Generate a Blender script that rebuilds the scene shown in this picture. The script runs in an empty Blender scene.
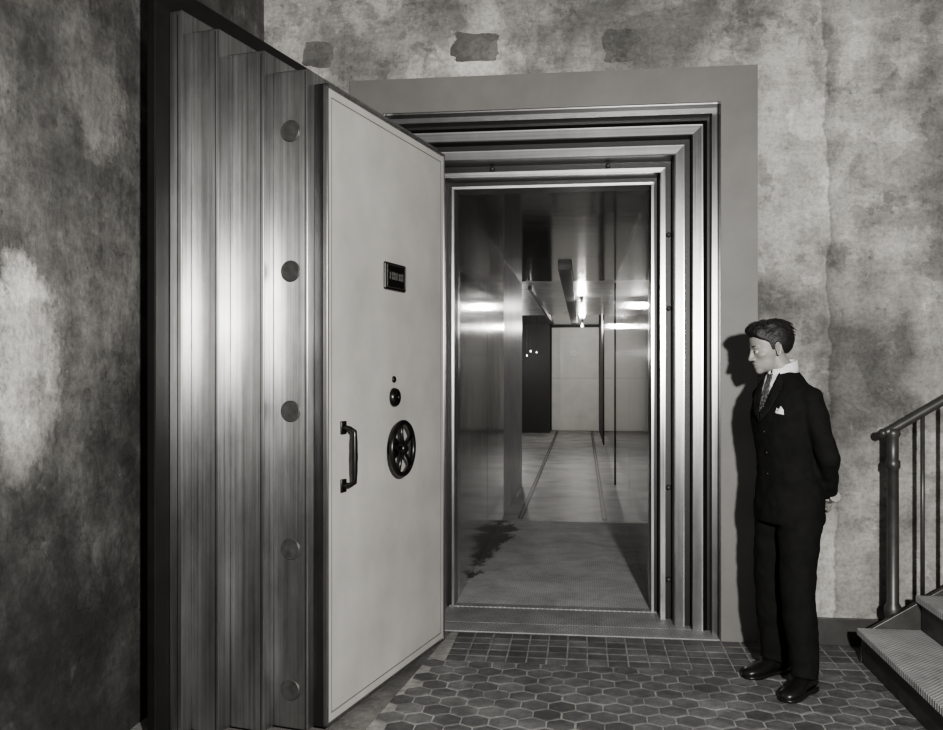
import bpy, bmesh, math, random
import numpy as np
from mathutils import Vector, Matrix, noise as mnoise
from mathutils.bvhtree import BVHTree
random.seed(7)
scene = bpy.context.scene
TAU = 2*math.pi

# ------------------------------------------------------------------ materials
def new_mat(name):
    m = bpy.data.materials.new(name); m.use_nodes = True
    nt = m.node_tree
    return m, nt, nt.nodes['Principled BSDF']
def tint(v, warm=0.03):
    return (v*(1+warm*0.5), v, v*(1-warm*1.6), 1)
def texco(nt, scale=(1,1,1), loc=(0,0,0), rot=(0,0,0)):
    tc = nt.nodes.new('ShaderNodeTexCoord'); mp = nt.nodes.new('ShaderNodeMapping')
    nt.links.new(tc.outputs['Object'], mp.inputs['Vector'])
    mp.inputs['Scale'].default_value = scale; mp.inputs['Location'].default_value = loc
    mp.inputs['Rotation'].default_value = rot
    return mp.outputs['Vector']
def noise(nt, vec, scale, detail=6, rough=0.6, dist=0.0):
    n = nt.nodes.new('ShaderNodeTexNoise')
    n.inputs['Scale'].default_value = scale; n.inputs['Detail'].default_value = detail
    n.inputs['Roughness'].default_value = rough; n.inputs['Distortion'].default_value = dist
    nt.links.new(vec, n.inputs['Vector']); return n.outputs['Fac']
def ramp(nt, fac, stops):
    r = nt.nodes.new('ShaderNodeValToRGB')
    while len(r.color_ramp.elements) < len(stops): r.color_ramp.elements.new(0.5)
    for e, (p, v) in zip(r.color_ramp.elements, stops):
        e.position = p; e.color = (v, v, v, 1) if not isinstance(v, tuple) else v
    nt.links.new(fac, r.inputs['Fac']); return r.outputs['Color']
def mixc(nt, a, b, fac, mode='MIX'):
    m = nt.nodes.new('ShaderNodeMix'); m.data_type = 'RGBA'; m.blend_type = mode
    for s, v in ((m.inputs['Factor'], fac), (m.inputs[6], a), (m.inputs[7], b)):
        if hasattr(v, 'links'): nt.links.new(v, s)
        else: s.default_value = v
    return m.outputs[2]
def mth(nt, op, a, b=0.0, c=None, clamp=False):
    m = nt.nodes.new('ShaderNodeMath'); m.operation = op; m.use_clamp = clamp
    vals = [a, b] + ([c] if c is not None else [])
    for i, v in enumerate(vals):
        if hasattr(v, 'links'): nt.links.new(v, m.inputs[i])
        else: m.inputs[i].default_value = v
    return m.outputs[0]
def bump(nt, bsdf, h, strength=0.3, dist=0.01):
    b = nt.nodes.new('ShaderNodeBump'); b.inputs['Strength'].default_value = strength
    b.inputs['Distance'].default_value = dist
    nt.links.new(h, b.inputs['Height']); nt.links.new(b.outputs['Normal'], bsdf.inputs['Normal'])
    return b
def simple(name, v, rough=0.5, metal=0.0, nscale=12, var=0.2, bs=0.1, warm=0.03):
    m, nt, b = new_mat(name)
    vec = texco(nt); n = noise(nt, vec, nscale)
    col = ramp(nt, n, [(0.3, tint(v*(1-var), warm)), (0.7, tint(v*(1+var), warm))])
    nt.links.new(col, b.inputs['Base Color'])
    b.inputs['Roughness'].default_value = rough; b.inputs['Metallic'].default_value = metal
    if bs: bump(nt, b, noise(nt, vec, nscale*6, 3), bs, 0.004)
    return m

def plaster(name, lo, mid, hi, seed=0.0, contrast=0.12, edge=False, grime=0.5, bigs=0.9, drip=0.45, bigr=0.62, medc=0.8, cracks=0.0, lit_spots=None, lay_k=0.75):
    m, nt, b = new_mat(name)
    vec = texco(nt, loc=(seed, seed*0.7, seed*1.3))
    big = noise(nt, vec, bigs, 12, bigr, 0.12)
    c1 = ramp(nt, big, [(0.5-contrast, tint(lo)), (0.5, tint(mid)), (0.5+contrast, tint(hi))])
    tcx = nt.nodes.new('ShaderNodeTexCoord'); spx = nt.nodes.new('ShaderNodeSeparateXYZ')
    nt.links.new(tcx.outputs['Object'], spx.inputs[0])
    if lit_spots:   # spots of light painted into the wall colour (y, z, ry, rz, value) and darkening towards the floor
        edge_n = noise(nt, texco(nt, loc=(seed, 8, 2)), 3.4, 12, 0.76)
        for (py, pz, ry, rz, val) in lit_spots:
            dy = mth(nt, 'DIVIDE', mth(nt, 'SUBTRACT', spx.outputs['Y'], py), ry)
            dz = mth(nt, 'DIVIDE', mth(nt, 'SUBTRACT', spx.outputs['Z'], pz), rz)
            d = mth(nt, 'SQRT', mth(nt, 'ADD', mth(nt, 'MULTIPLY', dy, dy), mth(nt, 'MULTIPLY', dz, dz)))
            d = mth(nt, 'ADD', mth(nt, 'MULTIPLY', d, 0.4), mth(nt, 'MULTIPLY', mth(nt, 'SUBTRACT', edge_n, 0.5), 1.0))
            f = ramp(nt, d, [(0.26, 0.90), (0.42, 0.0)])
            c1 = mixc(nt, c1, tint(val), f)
        low_tone = mth(nt, 'ADD', mth(nt, 'MULTIPLY', spx.outputs['Z'], 0.42), mth(nt, 'MULTIPLY', mth(nt, 'SUBTRACT', edge_n, 0.5), 2.0))
        c1 = mixc(nt, c1, ramp(nt, low_tone, [(0.15, 0.35), (0.60, 1.0)]), 1.0, 'MULTIPLY')
    med = noise(nt, vec, 4.0, 12, 0.78, 0.15)
    c2 = ramp(nt, med, [(0.36, 0.50), (0.48, 0.92), (0.62, 1.18)])
    c = mixc(nt, c1, c2, medc, 'MULTIPLY')
    fine = noise(nt, vec, 45, 8, 0.8)
    c3 = ramp(nt, fine, [(0.36, 0.55), (0.52, 1.0), (0.66, 1.18)])
    c = mixc(nt, c, c3, 0.65, 'MULTIPLY')
    for (ls, lo_, th_, k_) in ((1.4, 11, 0.55, 0.72), (2.6, 23, 0.42, 1.30), (3.6, 37, 0.60, 0.70)):
        lay = noise(nt, texco(nt, loc=(seed+lo_, lo_, seed)), ls, 9, 0.6, 0.1)
        c = mixc(nt, c, ramp(nt, lay, [(th_, 1.0 if th_ > .5 else k_), (th_+0.012, k_ if th_ > .5 else 1.0)]), lay_k, 'MULTIPLY')
    spk = noise(nt, vec, 110, 3, 0.6)
    c = mixc(nt, c, ramp(nt, spk, [(0.66, 1.0), (0.72, 0.4)]), 0.8, 'MULTIPLY')
    pit = noise(nt, vec, 16, 5, 0.6, 0.4)
    c5 = ramp(nt, pit, [(0.28, 0.40), (0.34, 1.0)])
    c = mixc(nt, c, c5, grime, 'MULTIPLY')
    spl = noise(nt, texco(nt, loc=(seed*2, 3, 9)), 9, 6, 0.7, 0.3)
    c = mixc(nt, c, ramp(nt, spl, [(0.63, 1.0), (0.66, 1.5)]), 0.7, 'MULTIPLY')
    sc = noise(nt, texco(nt, scale=(3, 3, 20), rot=(0.5, 0.6, 0.2), loc=(seed, 1, 2)), 1.0, 8, 0.78)
    c6 = ramp(nt, sc, [(0.33, 0.72), (0.5, 1.0), (0.66, 1.18)])
    c = mixc(nt, c, c6, 0.55, 'MULTIPLY')
    st = noise(nt, texco(nt, scale=(5, 5, 0.55), loc=(seed, 0, 0)), 1.0, 7, 0.7, 0.1)
    c4 = ramp(nt, st, [(0.36, 0.6), (0.52, 1.0)])
    c = mixc(nt, c, c4, drip, 'MULTIPLY')
    if cracks:
        vo = nt.nodes.new('ShaderNodeTexVoronoi'); vo.feature = 'DISTANCE_TO_EDGE'; vo.inputs['Scale'].default_value = 7.0
        wv = nt.nodes.new('ShaderNodeVectorMath'); wv.operation = 'ADD'
        nn = nt.nodes.new('ShaderNodeTexNoise'); nn.inputs['Scale'].default_value = 5; nn.inputs['Detail'].default_value = 6
        nt.links.new(vec, nn.inputs['Vector'])
        sc_ = nt.nodes.new('ShaderNodeVectorMath'); sc_.operation = 'SCALE'; sc_.inputs['Scale'].default_value = 0.35
        nt.links.new(nn.outputs['Color'], sc_.inputs[0]); nt.links.new(vec, wv.inputs[0]); nt.links.new(sc_.outputs[0], wv.inputs[1])
        nt.links.new(wv.outputs[0], vo.inputs['Vector'])
        ck = ramp(nt, vo.outputs['Distance'], [(0.004, 0.35), (0.014, 1.0)])
        gate = ramp(nt, noise(nt, texco(nt, loc=(seed, 5, 1)), 1.6, 3), [(0.48, 0.0), (0.56, cracks)])
        c = mixc(nt, c, ck, gate, 'MULTIPLY')
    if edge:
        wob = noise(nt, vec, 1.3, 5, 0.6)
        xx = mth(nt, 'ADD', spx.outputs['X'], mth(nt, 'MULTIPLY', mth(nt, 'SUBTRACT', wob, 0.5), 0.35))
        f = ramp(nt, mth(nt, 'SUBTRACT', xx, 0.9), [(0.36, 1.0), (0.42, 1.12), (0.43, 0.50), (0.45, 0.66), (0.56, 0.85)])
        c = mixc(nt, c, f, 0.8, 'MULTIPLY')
    nt.links.new(c, b.inputs['Base Color'])
    b.inputs['Roughness'].default_value = 0.8
    h = mth(nt, 'ADD', mth(nt, 'MULTIPLY', med, 0.6), mth(nt, 'ADD', mth(nt, 'MULTIPLY', fine, 0.25), mth(nt, 'MULTIPLY', sc, 0.25)))
    bump(nt, b, h, 0.85, 0.02)
    return m

def steel(name, v, rough=0.3, aniso=0.0, streak=0.35, metal=1.0, scale=(60, 60, 0.6), blotch=0.8, vertical=True):
    m, nt, b = new_mat(name)
    n = noise(nt, texco(nt, scale=scale), 1.0, 5, 0.7)
    blot = noise(nt, texco(nt, scale=(2, 2, 0.8)), 2.2, 8, 0.7)
    c = mixc(nt, ramp(nt, n, [(0.3, v*(1-streak)), (0.7, v*(1+streak*0.5))]),
             ramp(nt, blot, [(0.3, 0.55), (0.65, 1.1)]), blotch, 'MULTIPLY')
    nt.links.new(c, b.inputs['Base Color'])
    b.inputs['Metallic'].default_value = metal
    r = mth(nt, 'ADD', mth(nt, 'MULTIPLY', n, 0.18), rough-0.09)
    nt.links.new(r, b.inputs['Roughness'])
    if aniso:
        b.inputs['Anisotropic'].default_value = aniso
        g = nt.nodes.new('ShaderNodeNewGeometry'); x = nt.nodes.new('ShaderNodeVectorMath')
        x.operation = 'CROSS_PRODUCT'; nt.links.new(g.outputs['Normal'], x.inputs[0])
        x.inputs[1].default_value = (0.01, 0.01, 1) if vertical else (1, 0.01, 0.01)
        nt.links.new(x.outputs[0], b.inputs['Tangent'])
    return m

def polished(name, v, rough=0.12, wob=0.15, rv=0.06, metal=1.0):
    m, nt, b = new_mat(name)
    vec = texco(nt); n = noise(nt, vec, 2.5, 8, 0.7)
    sm = noise(nt, texco(nt, scale=(1, 10, 0.8)), 1.5, 6, 0.65)
    c = mixc(nt, ramp(nt, n, [(0.3, v*0.75), (0.7, v*1.15)]), ramp(nt, sm, [(0.3, 0.7), (0.7, 1.1)]), 0.7, 'MULTIPLY')
    nt.links.new(c, b.inputs['Base Color']); b.inputs['Metallic'].default_value = metal
    nt.links.new(mth(nt, 'ADD', mth(nt, 'MULTIPLY', sm, rv), rough-rv*0.5), b.inputs['Roughness'])
    bump(nt, b, noise(nt, vec, 1.6, 2), wob, 0.02)
    return m

def treadplate(name, v, rough=0.45, metal=0.5, s=15.0, stain=False):
    m, nt, b = new_mat(name)
    hs = []
    for r in (math.radians(45), math.radians(-45)):
        w = nt.nodes.new('ShaderNodeTexWave'); w.wave_type = 'BANDS'; w.bands_direction = 'X'
        w.inputs['Scale'].default_value = s; nt.links.new(texco(nt, rot=(0, 0, r)), w.inputs['Vector'])
        hs.append(w.outputs['Fac'])
    h = mth(nt, 'MULTIPLY', hs[0], hs[1])
    n = noise(nt, texco(nt), 3.0, 9, 0.75, 0.3)
    c = mixc(nt, ramp(nt, n, [(0.3, v*0.6), (0.7, v*1.3)]), ramp(nt, h, [(0.15, 0.6), (0.6, 1.25)]), 0.8, 'MULTIPLY')
    if stain:
        tc = nt.nodes.new('ShaderNodeTexCoord'); sp = nt.nodes.new('ShaderNodeSeparateXYZ')
        nt.links.new(tc.outputs['Object'], sp.inputs[0])
        q = noise(nt, texco(nt, loc=(4, 2, 0), scale=(1.6, 0.8, 1)), 3.0, 8, 0.7)
        f = mth(nt, 'ADD', mth(nt, 'MULTIPLY', sp.outputs['X'], -1.0), mth(nt, 'MULTIPLY', q, 0.8))
        dy = mth(nt, 'MULTIPLY', mth(nt, 'ABSOLUTE', mth(nt, 'SUBTRACT', sp.outputs['Y'], 8.1)), 0.12)
        f = mth(nt, 'SUBTRACT', f, dy)
        c = mixc(nt, c, ramp(nt, mth(nt, 'SUBTRACT', f, 0.6), [(0.40, 1.0), (0.46, 0.12)]), 1.0, 'MULTIPLY')
    nt.links.new(c, b.inputs['Base Color']); b.inputs['Roughness'].default_value = rough
    b.inputs['Metallic'].default_value = metal
    bump(nt, b, h, 0.5, 0.006)
    return m

M = {}
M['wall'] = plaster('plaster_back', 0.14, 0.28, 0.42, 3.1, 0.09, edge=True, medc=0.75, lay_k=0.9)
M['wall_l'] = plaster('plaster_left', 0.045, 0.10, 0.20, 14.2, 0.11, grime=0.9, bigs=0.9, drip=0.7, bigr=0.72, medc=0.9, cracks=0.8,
                      lit_spots=[(2.80, 1.50, 0.22, 0.36, 0.55), (3.3, 2.5, 0.20, 0.25, 0.22)])
M['ceil'] = simple('plaster_ceiling', 0.08, 0.8, 0, 3, 0.3, 0.2)
M['patch'] = plaster('cement_patch', 0.10, 0.14, 0.18, 5.5, 0.2)
M['trim'] = simple('painted_steel_trim', 0.125, 0.55, 0.0, 4, 0.12, 0.05)
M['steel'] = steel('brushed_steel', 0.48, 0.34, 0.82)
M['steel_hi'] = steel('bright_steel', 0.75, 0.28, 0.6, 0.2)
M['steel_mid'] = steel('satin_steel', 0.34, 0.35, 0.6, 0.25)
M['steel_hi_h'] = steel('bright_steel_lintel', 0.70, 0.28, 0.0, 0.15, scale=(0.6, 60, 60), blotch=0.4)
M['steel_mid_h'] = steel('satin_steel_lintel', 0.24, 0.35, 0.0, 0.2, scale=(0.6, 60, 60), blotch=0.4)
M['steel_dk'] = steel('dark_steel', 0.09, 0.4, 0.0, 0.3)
M['black'] = simple('blackened_channel', 0.010, 0.45, 0.3)
M['doorface'] = simple('door_enamel', 0.40, 0.5, 0.0, 2.5, 0.14, 0.02)
M['edge_lt'] = steel('nickel_edge', 0.8, 0.25, 0.0, 0.1)
M['bronze'] = simple('dark_bronze', 0.030, 0.3, 0.8, 20, 0.2, 0.03)
M['boltend'] = simple('bolt_end', 0.045, 0.5, 0.3, 30, 0.4, 0.2)
M['letters'] = simple('worn_letters', 0.12, 0.4, 0.7)
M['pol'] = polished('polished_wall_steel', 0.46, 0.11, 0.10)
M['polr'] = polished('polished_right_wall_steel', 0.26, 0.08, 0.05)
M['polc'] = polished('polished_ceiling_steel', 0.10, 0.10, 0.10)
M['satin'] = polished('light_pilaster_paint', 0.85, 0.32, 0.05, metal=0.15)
M['glarec'] = polished('ceiling_glare_steel', 0.80, 0.28, 0.15)  # paler ceiling stretch, glare set into its colour
M['plate'] = treadplate('vault_tread_plate', 0.33, 0.6, 0.1)
M['plate_in'] = treadplate('vault_floor_plate', 0.55, 0.6, 0.05, stain=True)
M['stair'] = treadplate('stair_tread_plate', 0.46, 0.5, 0.1, 18)
M['cement'] = plaster('cement_floor', 0.12, 0.18, 0.25, 8.0, 0.2)
M['iron'] = simple('painted_iron', 0.06, 0.4, 0.4, 10, 0.3, 0.08)
M['base'] = simple('baseboard_tile', 0.05, 0.4, 0.0, 6, 0.3, 0.1)
M['grout'] = simple('grout', 0.27, 0.85, 0.0, 15, 0.4, 0.2)
M['enddoor'] = simple('end_door_paint', 0.85, 0.4, 0.0, 3, 0.08, 0.05)
M['conc'] = simple('corridor_concrete', 0.27, 0.45, 0.05, 2.2, 0.6, 0.1)

def tilemat():
    m, nt, b = new_mat('encaustic_tile')
    oi = nt.nodes.new('ShaderNodeNewGeometry')
    rnd = ramp(nt, oi.outputs['Random Per Island'], [(0.0, 0.080), (0.5, 0.108), (1.0, 0.145)])
    n = ramp(nt, noise(nt, texco(nt), 5, 12, 0.85), [(0.36, 0.40), (0.5, 0.95), (0.64, 1.7)])
    nt.links.new(mixc(nt, rnd, n, 0.95, 'MULTIPLY'), b.inputs['Base Color'])
    b.inputs['Roughness'].default_value = 0.65
    bump(nt, b, noise(nt, texco(nt), 50, 6, 0.7), 0.5, 0.006)
    return m
M['tile'] = tilemat()

def emis(name, s):
    m, nt, b = new_mat(name)
    b.inputs['Base Color'].default_value = (1, 1, 1, 1)
    b.inputs['Emission Color'].default_value = (1, 0.98, 0.93, 1)
    b.inputs['Emission Strength'].default_value = s
    return m
M['bulb'] = emis('lamp_glass', 6)

def cloth(name, v, rough=0.9, sc=400):
    m, nt, b = new_mat(name)
    n = noise(nt, texco(nt), 18, 5)
    nt.links.new(ramp(nt, n, [(0.3, v*0.8), (0.7, v*1.2)]), b.inputs['Base Color'])
    b.inputs['Roughness'].default_value = rough
    b.inputs['Specular IOR Level'].default_value = 0.15
    bump(nt, b, noise(nt, texco(nt), sc, 2), 0.15, 0.001)
    return m
M['suit'] = cloth('dark_suit_wool', 0.008)
M['lapel'] = cloth('lapel_wool', 0.011)
M['shirt'] = cloth('white_shirt', 0.6)
M['skin'] = simple('skin', 0.22, 0.5, 0, 40, 0.12, 0.05, 0.04)
M['lip'] = simple('lip_skin', 0.12, 0.5, 0, 14, 0.06, 0)
M['eye'] = simple('eye_white', 0.35, 0.2, 0, 5, 0.02, 0)
M['iris'] = simple('iris_dark', 0.02, 0.15, 0, 5, 0.02, 0)
M['hair'] = simple('dark_hair', 0.006, 0.6, 0, 30, 0.4, 0.3)
M['shoe'] = simple('black_leather', 0.010, 0.35, 0, 10, 0.2, 0.02)
def tiemat():
    m, nt, b = new_mat('patterned_tie')
    n = noise(nt, texco(nt), 120, 2)
    nt.links.new(ramp(nt, n, [(0.45, 0.03), (0.6, 0.13)]), b.inputs['Base Color'])
    b.inputs['Roughness'].default_value = 0.6
    return m
M['tie'] = tiemat()

# ------------------------------------------------------------------ mesh helpers
def link(ob, parent=None):
    scene.collection.objects.link(ob)
    if parent: ob.parent = parent
    return ob
def empty(name, loc=(0,0,0), rotz=0.0):
    e = bpy.data.objects.new(name, None); e.empty_display_size = 0.2
    e.location = loc; e.rotation_euler = (0, 0, rotz); return link(e)
def mesh_ob(name, bm, mats, parent=None, smooth=False, bevel=0, recalc=True):
    if recalc: bmesh.ops.recalc_face_normals(bm, faces=bm.faces[:])
    me = bpy.data.meshes.new(name); bm.to_mesh(me); bm.free()
    if not isinstance(mats, (list, tuple)): mats = [mats]
    for mt in mats: me.materials.append(mt)
    if smooth:
        for p in me.polygons: p.use_smooth = True
    ob = bpy.data.objects.new(name, me); link(ob, parent)
    if bevel:
        bv = ob.modifiers.new('bevel', 'BEVEL'); bv.width = bevel; bv.segments = 2; bv.limit_method = 'ANGLE'
        bv.angle_limit = math.radians(40)
    return ob
def bm_box(bm, x0, x1, y0, y1, z0, z1, mi=0):
    vs = [bm.verts.new((x, y, z)) for x in (x0, x1) for y in (y0, y1) for z in (z0, z1)]
    for f in ((0,1,3,2),(4,6,7,5),(0,4,5,1),(2,3,7,6),(0,2,6,4),(1,5,7,3)):
        fc = bm.faces.new([vs[i] for i in f]); fc.material_index = mi
def box(name, x0, x1, y0, y1, z0, z1, mat, parent=None, bevel=0.0):
    bm = bmesh.new(); bm_box(bm, x0, x1, y0, y1, z0, z1)
    return mesh_ob(name, bm, mat, parent, bevel=bevel)
def frame_axes(d):
    d = Vector(d).normalized()
    ref = Vector((0, 0, 1)) if abs(d.z) < 0.9 else Vector((0, 1, 0))
    a = ref.cross(d).normalized(); b = d.cross(a).normalized()
    return a, b
def bm_tube(bm, pts, rad, seg=16, cap=True, mi=0, closed=False):
    pts = [Vector(p) for p in pts]; n = len(pts)
    if not isinstance(rad, (list, tuple)): rad = [rad]*n
    rings = []; pa = None
    for i, p in enumerate(pts):
        if closed: d = pts[(i+1) % n]-pts[i-1]
        else: d = pts[min(i+1, n-1)]-pts[max(i-1, 0)]
        d.normalize()
        if pa is None: a, b = frame_axes(d)
        else:
            a = (pa-d*pa.dot(d)).normalized(); b = d.cross(a).normalized()
        pa = a
        r = rad[i]; ra, rb = r if isinstance(r, (tuple, list)) else (r, r)
        rings.append([bm.verts.new(p+a*ra*math.cos(TAU*k/seg)+b*rb*math.sin(TAU*k/seg)) for k in range(seg)])
    m = n if closed else n-1
    for i in range(m):
        r0, r1 = rings[i], rings[(i+1) % n]
        for k in range(seg):
            f = bm.faces.new((r0[k], r0[(k+1) % seg], r1[(k+1) % seg], r1[k])); f.material_index = mi
    if cap and not closed:
        bm.faces.new(rings[0][::-1]).material_index = mi; bm.faces.new(rings[-1]).material_index = mi
def bm_ell(bm, c, r, seg=20, rings=12, rot=None, mi=0):
    mat = Matrix.Translation(Vector(c)) @ (rot.to_4x4() if rot else Matrix.Identity(4)) @ Matrix.Diagonal((r[0], r[1], r[2], 1))
    res = bmesh.ops.create_uvsphere(bm, u_segments=seg, v_segments=rings, radius=1, matrix=mat)
    for v in res['verts']:
        for f in v.link_faces: f.material_index = mi
def bm_loft(bm, rings, seg=32, mi=0):
    R = []
    for (cx, cy, z, hw, hd, pw) in rings:
        vs = []
        for k in range(seg):
            t = TAU*k/seg; c, s = math.cos(t), math.sin(t)
            vs.append(bm.verts.new((cx+hw*math.copysign(abs(c)**(2/pw), c), cy+hd*math.copysign(abs(s)**(2/pw), s), z)))
        R.append(vs)
    for a, b in zip(R[:-1], R[1:]):
        for k in range(seg): bm.faces.new((a[k], a[(k+1) % seg], b[(k+1) % seg], b[k])).material_index = mi
    bm.faces.new(R[0][::-1]); bm.faces.new(R[-1])
def remesh(ob, vox, sm=4, fac=0.5):
    r = ob.modifiers.new('remesh', 'REMESH'); r.mode = 'VOXEL'; r.voxel_size = vox; r.use_smooth_shade = True
    if sm:
        s = ob.modifiers.new('smooth', 'SMOOTH'); s.factor = fac; s.iterations = sm
def torus(bm, c, axis, R, r, seg=48, rs=12, mi=0, ell=(1,1)):
    a, b = frame_axes(axis); c = Vector(c)
    bm_tube(bm, [c+a*R*ell[0]*math.cos(TAU*k/seg)+b*R*ell[1]*math.sin(TAU*k/seg) for k in range(seg)], r, rs, closed=True, mi=mi)

# ------------------------------------------------------------------ room shell
YW = 5.10
XL, XR, ZT = -1.14, 0.75, 2.965
bm = bmesh.new()
bm_box(bm, -2.05, XL-0.02, YW, 5.9, -0.1, 4.5)
bm_box(bm, XR+0.02, 3.9, YW, 5.9, -0.1, 4.5)
bm_box(bm, XL-0.02, XR+0.02, YW, 5.9, ZT+0.02, 4.5)
mesh_ob('wall_back', bm, M['wall'])
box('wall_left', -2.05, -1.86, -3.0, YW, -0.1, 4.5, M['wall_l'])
box('wall_right', 3.8, 3.95, -3.0, YW, -0.1, 4.5, M['ceil'])
box('wall_front', -2.05, 3.95, -3.15, -3.0, -0.1, 4.5, M['ceil'])
box('ceiling', -2.05, 3.95, -3.15, 5.9, 4.5, 4.6, M['ceil'])
box('floor', -2.05, 3.95, -3.15, 5.12, -0.1, -0.004, M['grout'])

bm = bmesh.new()
def add_poly(bm, pts, z=0.0, ins=0.004, dz=0.003):
    n = len(pts); cx = sum(p[0] for p in pts)/n; cy = sum(p[1] for p in pts)/n
    bot = [bm.verts.new((x, y, z-0.006)) for x, y in pts]
    mid = [bm.verts.new((x, y, z-dz)) for x, y in pts]
    top = []
    for x, y in pts:
        d = math.hypot(x-cx, y-cy); k = (d-ins)/d
        top.append(bm.verts.new((cx+(x-cx)*k, cy+(y-cy)*k, z)))
    for a, b in ((bot, mid), (mid, top)):
        for i in range(n): bm.faces.new((a[i], a[(i+1) % n], b[(i+1) % n], b[i]))
    bm.faces.new(top)
def in_cement(x, y):
    return x < -0.72 + (4.9-y)*-0.12
R = 0.070; gap = 0.006; w = math.sqrt(3)*R
row = 0; y = 4.60-R
while y > -0.5:
    x = -1.85+(w/2 if row % 2 else 0)
    while x < 3.8:
        if not in_cement(x, y) and not (x > 1.45 and y > 2.55):
            jx = random.uniform(-0.002, 0.002); jy = random.uniform(-0.002, 0.002); ja = random.uniform(-0.03, 0.03)
            add_poly(bm, [(x+jx+(R-gap/2)*math.sin(TAU*k/6+ja), y+jy+(R-gap/2)*math.cos(TAU*k/6+ja)) for k in range(6)], z=random.uniform(-0.0018, 0.0), ins=0.006)
        x += w
    y -= 1.5*R; row += 1
sq = 0.104; yy = 5.085-sq
for rrow in range(5):
    x = -1.85
    while x < 3.8:
        cx, cy = x+sq/2, yy+sq/2
        if not in_cement(cx, cy) and not(x > 1.4 and cy < 4.95) and cy > 4.60-0.03:
            g = 0.003; jx = random.uniform(-.001, .001)
            add_poly(bm, [(x+g+jx, yy+g), (x+sq-g+jx, yy+g), (x+sq-g+jx, yy+sq-g), (x+g+jx, yy+sq-g)], z=random.uniform(-0.0016, 0.0), ins=0.006)
        x += sq
    yy -= sq
mesh_ob('floor_tiles', bm, M['tile'])
bm = bmesh.new()
pts = [(-1.86, 5.09), (-0.745, 5.09), (-1.31, -0.3), (-1.86, -0.3)]
vs = [bm.verts.new((x, y, -0.0005)) for x, y in pts]; f = bm.faces.new(vs)
e = bmesh.ops.extrude_face_region(bm, geom=[f])
for v in e['geom']:
    if isinstance(v, bmesh.types.BMVert): v.co.z = -0.02
mesh_ob('floor_cement_apron', bm, M['cement'])
box('baseboard_back', 1.10, 3.8, YW-0.018, YW+0.001, -0.004, 0.145, M['base'], bevel=0.004)

for (cx, cz, hw, hh) in ((-0.61, 3.33, 0.14, 0.085), (0.233, 3.315, 0.13, 0.09), (-1.53, 3.33, 0.09, 0.08)):
    bm = bmesh.new(); n = 60; vs = []
    for k in range(n):
        t = TAU*k/n; c, s = math.cos(t), math.sin(t)
        q = 1+0.25*mnoise.noise(Vector((c*1.6+cx*5, s*1.6, 3)))+random.uniform(-0.06, 0.03)
        vs.append(bm.verts.new((cx+hw*q*math.copysign(abs(c)**0.5, c), YW-0.003, cz+hh*q*math.copysign(abs(s)**0.5, s))))
    f = bm.faces.new(vs); e = bmesh.ops.extrude_face_region(bm, geom=[f])
    for v in e['geom']:
        if isinstance(v, bmesh.types.BMVert): v.co.y = YW+0.01
    mesh_ob('wall_cement_patch', bm, M['patch'])

# ------------------------------------------------------------------ vault frame
frame = empty('vault_door_frame')
def usweep(name, prof, mats, parent, z0=-0.003):
    bm = bmesh.new(); cols = []
    for (i, y, mi) in prof:
        cols.append([bm.verts.new(p) for p in ((XL+i, y, z0), (XL+i, y, ZT-i), (XR-i, y, ZT-i), (XR-i, y, z0))])
    for k in range(len(cols)-1):
        for j in range(3):
            f = bm.faces.new((cols[k][j], cols[k+1][j], cols[k+1][j+1], cols[k][j+1]))
            mi = prof[k][2]
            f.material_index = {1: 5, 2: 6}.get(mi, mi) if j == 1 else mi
    return mesh_ob(name, bm, mats, parent)
T, HI, MID, BK, DK = 0, 1, 2, 3, 4
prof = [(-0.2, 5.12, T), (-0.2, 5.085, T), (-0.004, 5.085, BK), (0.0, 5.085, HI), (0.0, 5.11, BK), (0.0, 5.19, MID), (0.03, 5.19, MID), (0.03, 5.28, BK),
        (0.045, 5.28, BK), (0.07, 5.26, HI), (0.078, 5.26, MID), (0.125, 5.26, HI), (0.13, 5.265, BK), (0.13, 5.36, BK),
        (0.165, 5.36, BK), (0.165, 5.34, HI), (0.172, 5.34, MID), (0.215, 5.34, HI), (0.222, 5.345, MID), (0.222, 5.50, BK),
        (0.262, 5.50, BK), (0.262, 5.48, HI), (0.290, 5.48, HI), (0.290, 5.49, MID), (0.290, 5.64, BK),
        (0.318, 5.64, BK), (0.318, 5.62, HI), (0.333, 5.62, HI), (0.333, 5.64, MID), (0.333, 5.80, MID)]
usweep('stepped_jamb', prof, [M['trim'], M['steel_hi'], M['steel_mid'], M['black'], M['steel_dk'], M['steel_hi_h'], M['steel_mid_h']], frame)
bm = bmesh.new()
for z in (0.24, 0.79, 1.86, 2.3):
    for xx in (XR-0.242, XL+0.242):
        bm_tube(bm, [(xx, 5.50, z), (xx, 5.475, z), (xx, 5.468, z)], [0.014, 0.014, 0.009], 14)
for xx in (-0.55, 0.15):
    bm_tube(bm, [(xx, 5.50, ZT-0.242), (xx, 5.475, ZT-0.242), (xx, 5.468, ZT-0.242)], [0.014, 0.014, 0.009], 14)
mesh_ob('frame_lugs', bm, M['boltend'], frame, smooth=True)
bm = bmesh.new()
bm_box(bm, XL, XR, 5.10, 5.28, -0.05, 0.002)
bm_box(bm, XL+0.1, XR-0.1, 5.286, 5.62, -0.05, 0.001)
bm_box(bm, XL+0.3, XR-0.3, 5.626, 5.70, -0.05, 0.006)
bm_box(bm, XL, XR, 5.10, 5.72, -0.07, -0.02)
mesh_ob('threshold', bm, M['plate'], frame, bevel=0.003)

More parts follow.
